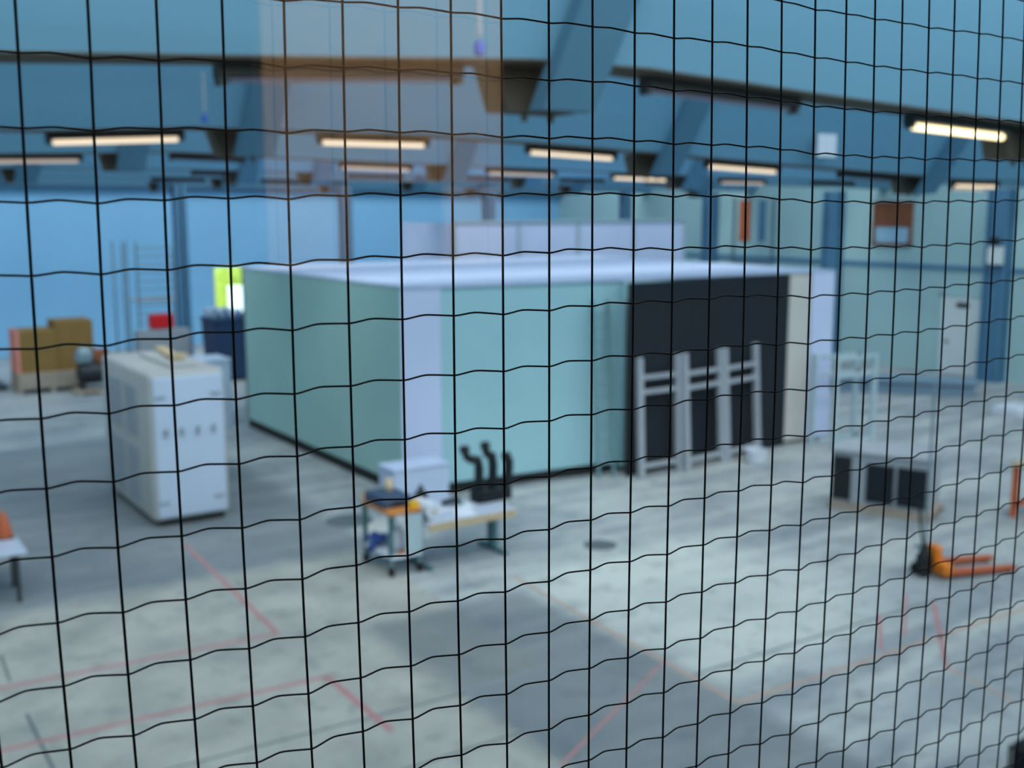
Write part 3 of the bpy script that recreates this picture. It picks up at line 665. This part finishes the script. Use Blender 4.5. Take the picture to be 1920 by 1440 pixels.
# pallet truck
root = empty('pallet_truck', (14.25, 9.72, 0), 'orange hand pallet truck with black pump lying low on the floor', 'pallet truck', None, math.radians(-18))
for y in (-.25, .25):
    m = MB(); m.loft([(.1, y - .085, .07), (.1, y + .085, .07), (.1, y + .085, .13), (.1, y - .085, .13)], [(1.28, y - .06, .05), (1.28, y + .06, .05), (1.28, y + .06, .1), (1.28, y - .06, .1)])
    f_ = m.build('fork', M['rust'], root)
    m = MB(); m.lathe([(.03, -.04), (.04, 0), (.03, .04)], (1.15, y, .04), 10, 'Y'); m.build('load_roller', M['rubber'], f_)
m = MB(); m.box(-.05, .12, -.33, .33, .06, .24, .02); m.box(-.05, .08, -.12, .12, .2, .46, .03); m.build('chassis', M['orange'], root, True)
m = MB(); m.lathe([(.11, .05), (.12, .1), (.12, .28), (.08, .36), (.04, .48)], (-.16, 0, 0), 16); m.build('pump', M['blackiron'], root, True)
for y in (-.1, .1):
    m = MB(); m.lathe([(.06, -.025), (.095, -.02), (.095, .02), (.06, .025)], (-.22, y, .096), 16, 'Y'); m.build('steer_wheel', M['rubber'], root, True)
m = MB(); m.tube([(-.18, 0, .42), (-.26, 0, .8), (-.30, 0, 1.12)], .02, 8); m.tube([(-.30, -.12, 1.14), (-.30, .12, 1.14)], .018, 8); m.build('handle', M['blackiron'], root)
# low grey platform + side table near right wall
root = empty('grey_platform', (27.2, 21.6, 0), 'long low grey blue platform on the floor in front of right wall', 'platform')
m = MB(); m.prism([(-2.5, 2.2, .35), (1.8, -3.0, .35), (2.6, -2.3, .35), (-1.5, 2.9, .35)], (0, 0, .1)); m.build('deck', M['greyboard'], root)
m = MB(); m.prism([(-2.4, 2.2, 0), (1.8, -2.85, 0), (2.5, -2.25, 0), (-1.5, 2.75, 0)], (0, 0, .35)); m.build('base', M['greyboard'], root)
# orange trestle at right edge
root = empty('orange_trestle', (18.2, 10.9, 0), 'orange brown trestle cut off by the right edge', 'trestle')
for y in (-.05, -.75):
    m = MB(); m.box(-.05, .05, y - .04, y + .04, 0, .95); m.build('leg', M['windoworange'], root)
    m = MB(); m.box(.55, .65, y - .04, y + .04, 0, .95); m.build('leg', M['windoworange'], root)
m = MB(); m.box(-.1, .7, -.8, 0.0, .95, 1.0); m.build('top', M['wood'], root)
m = MB(); m.box(-.04, .64, -.09, -.02, .18, .26); m.build('stretcher', M['windoworange'], root)
root = empty('white_carton', (27.6, 16.6, 0), 'low white carton on the floor near the right edge', 'box')
m = MB(); m.box(-.5, .5, -.4, .4, 0, .22, .02); m.build('body', M['paper'], root); m = MB(); m.box(-.5, .5, -.02, .02, .22, .225); m.build('seam', M['wood'], root)
# black speaker box bottom right
root = empty('black_box', (9.5, 5.0, 0), 'black box cut off by the lower right corner', 'box')
m = MB(); m.box(-.35, .7, -.9, .3, 0.04, .62, .03); m.build('body', M['black'], root, True)
m = MB(); m.tube([(-.46, .25, .02), (-.46, .25, .62), (-.3, -.6, .62)], .025, 8); m.build('frame', M['rubber'], root)
for x in (-.25, .6):
    m = MB(); m.box(x - .06, x + .06, -.8, .2, 0, .04); m.build('foot', M['rubber'], root)
# hanging things near the roof
def socket(loc, top, lb):
    r = empty('hanging_socket', loc, lb, 'power socket', 'blue sockets hanging from the roof')
    m = MB(); m.tube([(0, 0, .1), (0, 0, top)], .012, 6); m.build('cable', M['cabgrey'], r)
    m = MB(); m.lathe([(.015, -.01), (.03, 0), (.03, .05), (.02, .07)], n=14); m.build('plug', M['bluesocket'], r, True)
socket((3.35, 5.3, 6.34), .55, 'blue power socket hanging left of the nearest roof girder')
socket((3.85, 11.4, 6.38), .5, 'blue power socket hanging left of the farther left girder')
root = empty('notice', (13.9, 11.84, 6.39), 'small white notice fixed to the second sloping ceiling panel', 'notice')
m = MB(); m.box(-.22, .22, -.03, -.02, -.1, .25); m.build('sheet', M['paper'], root); m = MB(); m.box(-.23, .23, -.02, 0, .25, .27); m.build('top_rail', M['steel'], root)
# ------------------------------------------------------------------ floor markings
def strip(name, a, b_, wd, mt, lb, cat='floor marking', group=None, z=.003):
    a = Vector((*a, 0)); b_ = Vector((*b_, 0)); d = (b_ - a).normalized(); n = Vector((-d.y, d.x, 0)) * wd / 2
    m = MB(); m.prism([a - n, b_ - n, b_ + n, a + n], (0, 0, z)); tag(m.build(name, mt), lb, cat, group)
T = 'taped and painted lines on the floor'
strip('floor_tape', (5.28, 17.5), (5.08, 13.06), .07, M['redtape'], 'red tape line running from under the machine cabin', group=T)
strip('floor_tape', (1.3, 13.3), (5.08, 13.04), .07, M['redtape'], 'faint red tape line meeting the first at its near end', group=T)
strip('floor_tape', (1.0, 11.68), (5.05, 11.45), .07, M['redtape'], 'long red tape line across the near left floor', group=T)
strip('floor_tape', (5.05, 11.45), (5.05, 9.8), .08, M['redtape'], 'short red tape piece turning toward the viewer', group=T)
strip('floor_tape', (8.6, 8.22), (14.2, 8.1), .06, M['orangetape'], 'faded orange line across the right floor', group=T)
strip('floor_tape', (8.9, 13.2), (8.6, 8.25), .06, M['orangetape'], 'faded orange line running away from the right floor corner', group=T)
strip('floor_tape', (12.2, 9.1), (11.2, 8.3), .045, M['redtape'], 'short pale red mark crossing the orange line, left', group=T)
strip('floor_tape', (13.2, 9.4), (11.8, 8.4), .035, M['redtape'], 'thin pale red mark crossing the orange line, middle', group=T)
strip('floor_tape', (13.2, 8.95), (11.4, 7.5), .06, M['redtape'], 'pale red mark crossing the orange line, right', group=T)
strip('floor_tape', (11.4, 7.5), (11.2, 6.5), .05, M['orangetape'], 'faint line leading to the lower right edge', group=T)
strip('floor_tape', (8.6, 9.5), (6.1, 8.2), .04, M['redtape'], 'faint diagonal red line on the darker middle floor', group=T)
J = 'joints and cracks in the concrete floor'
strip('floor_joint', (8.7, 9.05), (13.4, 9.0), .035, M['joint'], 'dark straight joint across the whitish floor, right', 'floor joint', J, .002)
strip('floor_joint', (1.90, 12.4), (1.88, 10.6), .035, M['joint'], 'dark crack near the lower left corner', 'floor joint', J, .002)
strip('floor_joint', (1.95, 14.3), (1.9, 13.4), .03, M['joint'], 'short dark crack above the lower left corner', 'floor joint', J, .002)
strip('floor_joint', (2.0, 10.35), (6.2, 10.15), .03, M['joint'], 'thin joint across the near left slab', 'floor joint', J, .002)
strip('floor_joint', (3.3, 9.0), (6.2, 9.0), .03, M['joint'], 'thin joint across the nearest slab', 'floor joint', J, .002)
for x, y, r, lb in ((8.15, 17.3, .42, 'round manhole cover on the floor left of the trolley'), (10.96, 13.68, .28, 'small round manhole cover right of the bench')):
    m = MB(); m.lathe([(r, 0), (r, .004), (r * .9, .006)], (x, y, 0), 28); tag(m.build('manhole_cover', M['joint']), lb, 'manhole cover')

# ------------------------------------------------------------------ wired glass in the foreground
NODES = [[1475,7370,2643,7460,3822,7530,4997,7550,6176,7560,7388,7600,8613,7630,9822,7730,11051,7750,12290,7770,13535,7760,14787,7780,16015,7800,17255,7770,18470,7750,19695,7750,20919,7720,22146,7690,23421,7600,24648,7600,25840,7560,27026,7550,28235,7520,29444,7520,30677,7530,31863,7510,32994,7480,34111,7460,35218,7440,36296,7430,37363,7420],
[1462,6160,2634,6240,3816,6310,4993,6330,6174,6330,7386,6380,8610,6410,9826,6510,11059,6530,12301,6550,13552,6530,14811,6560,16039,6580,17287,6550,18508,6530,19755,6540,20970,6510,22206,6490,23486,6400,24719,6400,25917,6370,27105,6370,28319,6340,29524,6340,30758,6360,31959,6350,33104,6330,34235,6310,35347,6300,36438,6300,37512,6300],
[1448,4930,2622,5010,3809,5080,4986,5090,6169,5150,7383,5140,8603,5170,9824,5270,11062,5280,12310,5310,13568,5290,14833,5320,16063,5340,17315,5320,18546,5300,19802,5310,21020,5280,22260,5260,23544,5170,24784,5180,25987,5150,27178,5160,28395,5130,29598,5150,30836,5180,32045,5170,33200,5150,34341,5140,35460,5140,36562,5140,37644,5150],
[1433,3690,2611,3770,3799,3840,4975,3840,6162,3900,7376,3890,8597,3910,9824,4010,11064,4030,12315,4050,13581,4040,14851,4060,16084,4090,17342,4060,18578,4040,19845,4060,21068,4050,22318,4000,23602,3950,24846,3930,26050,3900,27249,3890,28464,3880,29664,3900,30901,3870,32112,3870,33278,3860,34425,3860,35550,3920,36659,3930,37749,3940],
[1419,2440,2598,2520,3791,2580,4967,2580,6154,2630,7369,2700,8586,2680,9816,2760,11058,2790,12315,2820,13592,2790,14866,2820,16104,2870,17364,2850,18612,2810,19882,2830,21112,2790,22368,2760,23655,2680,24897,2680,26113,2650,27307,2680,28528,2640,29725,2670,30957,2670,32172,2680,33347,2680,34505,2700,35636,2710,36750,2730,37846,2760],
[1404,1210,2584,1280,3778,1340,4949,1330,6145,1410,7353,1430,8573,1440,9811,1510,11057,1540,12315,1550,13599,1530,14878,1550,16118,1590,17383,1570,18641,1540,19915,1560,21153,1550,22411,1520,23701,1430,24945,1430,26161,1400,27364,1420,28574,1400,29785,1430,31011,1430,32223,1440,33416,1470,34573,1480,35709,1490,36828,1520,37928,1550],
[1392,-30,2572,30,3765,90,4939,80,6132,140,7345,180,8563,170,9807,240,11053,260,12316,270,13608,260,14887,290,16135,310,17404,290,18665,270,19945,280,21189,270,22453,220,23741,140,24987,160,26209,120,27412,150,28626,140,29836,180,31063,180,32272,180,33466,220,34625,240,35769,260,36890,290,37996,330],
[1385,-1280,2564,-1220,3757,-1170,4929,-1180,6123,-1140,7339,-1100,8560,-1120,9806,-1050,11051,-1030,12317,-1020,13615,-1050,14897,-1020,16149,-980,17421,-1010,18690,-1040,19970,-1020,21220,-1020,22489,-1070,23776,-1140,25022,-1140,26245,-1150,27458,-1140,28669,-1170,29878,-1140,31103,-1120,32305,-1070,33509,-1060,34672,-1030,35819,-1000,36944,-960,38053,-920],
[1382,-2560,2560,-2500,3753,-2450,4923,-2480,6119,-2430,7335,-2380,8560,-2420,9804,-2350,11052,-2340,12322,-2330,13623,-2370,14906,-2350,16163,-2310,17438,-2310,18704,-2340,19986,-2320,21244,-2310,22517,-2380,23800,-2470,25045,-2450,26280,-2470,27493,-2440,28707,-2450,29918,-2420,31138,-2380,32342,-2380,33541,-2350,34707,-2320,35856,-2280,36984,-2240,38097,-2180],
[1385,-3800,2562,-3750,3754,-3700,4924,-3730,6123,-3700,7339,-3700,8561,-3710,9809,-3660,11056,-3650,12326,-3650,13630,-3670,14914,-3660,16173,-3620,17445,-3610,18720,-3660,20003,-3640,21263,-3630,22540,-3690,23821,-3750,25069,-3730,26301,-3750,27519,-3730,28731,-3730,29943,-3700,31174,-3680,32370,-3630,33573,-3610,34739,-3570,35893,-3530,37021,-3480,38139,-3420],
[1397,-5070,2571,-5020,3761,-4980,4933,-5020,6133,-4990,7346,-5000,8575,-5000,9818,-4950,11063,-4950,12331,-4960,13638,-5000,14921,-4960,16183,-4940,17454,-4950,18734,-4980,20018,-4950,21282,-4960,22558,-4990,23844,-5070,25079,-5050,26320,-5060,27536,-5030,28751,-5020,29972,-4990,31198,-4960,32395,-4930,33606,-4900,34773,-4860,35929,-4810,37061,-4760,38182,-4690],
[1418,-6340,2590,-6300,3779,-6260,4942,-6290,6145,-6270,7358,-6310,8589,-6340,9828,-6260,11073,-6280,12342,-6280,13650,-6310,14928,-6310,16192,-6270,17463,-6260,18736,-6310,20021,-6290,21285,-6290,22561,-6300,23844,-6380,25084,-6350,26328,-6350,27548,-6340,28767,-6340,29990,-6280,31211,-6250,32413,-6210,33627,-6170,34797,-6130,35954,-6080,37074,-6000,38198,-5930],
[1437,-7590,2608,-7560,3794,-7520,4963,-7570,6163,-7560,7378,-7580,8603,-7620,9843,-7550,11088,-7560,12358,-7570,13658,-7630,14935,-7610,16201,-7580,17468,-7590,18742,-7620,20025,-7600,21287,-7590,22564,-7610,23850,-7720,25085,-7700,26333,-7680,27558,-7630,28772,-7630,29996,-7580,31223,-7540,32417,-7510,33634,-7490,34805,-7440,35956,-7340,37093,-7280,38223,-7200],
[1473,-8810,2641,-8790,3822,-8760,4991,-8820,6193,-8810,7402,-8860,8625,-8880,9860,-8840,11105,-8860,12369,-8870,13671,-8920,14940,-8910,16206,-8860,17469,-8880,18743,-8920,20025,-8890,21290,-8880,22560,-8910,23839,-8980,25081,-8960,26327,-8970,27558,-8930,28777,-8910,30009,-8890,31224,-8810,32422,-8800,33635,-8750,34807,-8680,35969,-8620,37107,-8550,38242,-8470],
[1512,-10060,2678,-10040,3856,-10020,5026,-10080,6223,-10070,7432,-10110,8657,-10160,9882,-10110,11127,-10140,12387,-10170,13685,-10210,14947,-10200,16205,-10170,17468,-10170,18743,-10220,20026,-10200,21282,-10190,22553,-10220,23836,-10310,25072,-10260,26321,-10260,27543,-10200,28777,-10220,30006,-10150,31223,-10100,32425,-10070,33641,-10030,34813,-9970,35976,-9900,37118,-9830,38254,-9740],
[1560,-11280,2721,-11270,3893,-11270,5061,-11320,6256,-11320,7469,-11370,8690,-11420,9906,-11360,11151,-11410,12410,-11420,13703,-11480,14955,-11450,16209,-11440,17472,-11460,18746,-11510,20017,-11510,21273,-11450,22545,-11510,23822,-11560,25060,-11530,26306,-11510,27535,-11510,28774,-11510,29996,-11440,31222,-11380,32434,-11370,33645,-11290,34815,-11230,35979,-11170,37125,-11090,38266,-11000],
[1614,-12490,2770,-12490,3938,-12490,5105,-12550,6301,-12600,7507,-12610,8723,-12660,9934,-12620,11177,-12660,12432,-12660,13717,-12740,14965,-12730,16214,-12690,17474,-12700,18737,-12740,20013,-12720,21265,-12720,22535,-12770,23808,-12830,25049,-12810,26294,-12800,27517,-12760,28762,-12750,29985,-12690,31209,-12640,32423,-12620,33646,-12550,34820,-12500,35986,-12430,37134,-12350,38278,-12260],
[1677,-13680,2828,-13690,3990,-13700,5156,-13800,6347,-13820,7549,-13840,8761,-13890,9967,-13850,11208,-13880,12457,-13910,13733,-13980,14976,-13980,16224,-13920,17476,-13960,18741,-14010,20008,-13970,21250,-14000,22520,-14030,23791,-14100,25027,-14080,26278,-14070,27499,-14030,28748,-14030,29969,-13970,31190,-13920,32415,-13880,33633,-13840,34811,-13770,35979,-13700,37129,-13620,38274,-13520],
[1746,-14850,2893,-14870,4049,-14880,5211,-15000,6398,-15020,7597,-15050,8803,-15110,10008,-15080,11241,-15110,12484,-15140,13753,-15220,14987,-15140,16233,-15170,17483,-15210,18742,-15260,20006,-15220,21240,-15210,22505,-15290,23774,-15350,25012,-15320,26262,-15320,27482,-15270,28729,-15270,29952,-15200,31175,-15170,32405,-15140,33622,-15090,34810,-15050,35979,-14980,37131,-14890,38285,-14840],
[1824,-16010,2964,-16030,4113,-16050,5271,-16170,6456,-16200,7649,-16240,8848,-16300,10050,-16280,11277,-16320,12516,-16350,13768,-16330,15005,-16370,16247,-16400,17493,-16450,18747,-16440,20007,-16460,21236,-16460,22496,-16530,23761,-16590,24996,-16580,26242,-16580,27464,-16550,28712,-16580,29933,-16510,31159,-16500,32391,-16450,33606,-16390,34801,-16340,35973,-16260,37130,-16180,38275,-16080],
[1909,-17140,3040,-17170,4181,-17290,5339,-17330,6517,-17370,7704,-17410,8896,-17480,10094,-17460,11317,-17510,12548,-17550,13793,-17530,15025,-17570,16264,-17610,17505,-17630,18755,-17660,20009,-17680,21233,-17690,22490,-17760,23745,-17800,24985,-17810,26227,-17810,27450,-17790,28698,-17790,29915,-17780,31139,-17700,32373,-17660,33587,-17630,34783,-17560,35965,-17500,37115,-17410,38258,-17300],
[2004,-18240,3125,-18280,4257,-18410,5410,-18460,6581,-18500,7765,-18550,8943,-18570,10143,-18620,11358,-18670,12585,-18720,13819,-18710,15051,-18750,16285,-18790,17521,-18820,18768,-18850,20017,-18880,21236,-18890,22486,-19000,23738,-19010,24976,-19020,26215,-19020,27444,-19020,28680,-19010,29898,-18990,31122,-18910,32355,-18910,33556,-18850,34758,-18820,35952,-18750,37099,-18650,38237,-18540],
[2103,-19320,3215,-19370,4339,-19510,5485,-19560,6650,-19620,7824,-19670,8994,-19700,10195,-19760,11403,-19820,12622,-19810,13848,-19860,15080,-19910,16310,-19960,17546,-19990,18788,-20030,20030,-20060,21247,-20070,22491,-20180,23737,-20200,24974,-20210,26208,-20230,27436,-20220,28665,-20200,29883,-20190,31114,-20150,32329,-20100,33525,-20040,34728,-20000,35930,-19940,37072,-19840,38205,-19730],
[2211,-20370,3306,-20520,4422,-20580,5565,-20640,6719,-20700,7887,-20770,9045,-20810,10252,-20870,11449,-20930,12661,-20930,13880,-20990,15116,-21050,16344,-21090,17575,-21130,18815,-21180,20050,-21220,21266,-21230,22506,-21350,23743,-21360,24976,-21380,26206,-21390,27438,-21390,28651,-21370,29883,-21360,31100,-21320,32301,-21280,33489,-21220,34695,-21180,35905,-21110,37039,-21010,38164,-20900]]

NJ, NI = len(NODES), len(NODES[0]) // 2
def node(j, i): return Vector((NODES[j][2 * i] / 1e5, GY, H + NODES[j][2 * i + 1] / 1e5))
root = bpy.data.objects.new('window_2', None); COL.objects.link(root); root['kind'] = 'structure'
root['label'] = 'wired safety glass window in the foreground'
m = MB(); m.box(GX0, GX1, GY - .003, GY + .003, GZ0, GZ1); m.build('glass', glass_material(), root, label='clear glass sheet')
m = MB(); t = .04
for a in ((GX0, GX0 + t, GZ0, GZ1), (GX1 - t, GX1, GZ0, GZ1), (GX0, GX1, GZ0, GZ0 + t), (GX0, GX1, GZ1 - t, GZ1)): m.box(a[0], a[1], GY - .02, GY + .02, a[2], a[3])
m.build('window_frame', M['darksteel'], root)
root = empty('wire_mesh', (0, GY, H), 'dark wire mesh of small squares embedded in the foreground glass', 'wire mesh')
def cr(p0, p1, p2, p3, t): return .5 * ((2 * p1) + (p2 - p0) * t + (2 * p0 - 5 * p1 + 4 * p2 - p3) * t * t + (3 * p1 - p0 - 3 * p2 + p3) * t ** 3)
O = Vector((0, GY, H))
for i in range(NI):
    P_ = [node(j, i) for j in range(NJ)]; path = []
    for j in range(NJ - 1):
        q = (P_[max(j - 1, 0)], P_[j], P_[j + 1], P_[min(j + 2, NJ - 1)])
        path += [cr(*q, t / 2) - O for t in range(2)]
    path.append(P_[-1] - O)
    m = MB(); m.tube(path, .00027, 8); m.build('vertical_wire', M['wire'], root, True)
for j in range(NJ):
    P_ = [node(j, i) for i in range(NI)]; path = []
    for i in range(NI - 1):
        a, b_ = P_[i], P_[i + 1]
        # crimped: dips at every crossing, bulges up and away between them
        for t, k in ((0, 0), (.07, .07), (.2, .42), (.36, .86), (.45, 1.0), (.53, .95), (.7, .62), (.85, .3), (.95, .06)):
            path.append(a.lerp(b_, t) + Vector((0, .0009 * k - .0003, .00052 * k)) - O)
    path.append(P_[-1] - O)
    m = MB(); m.tube(path, .00021, 8); m.build('horizontal_wire', M['wire'], root, True)
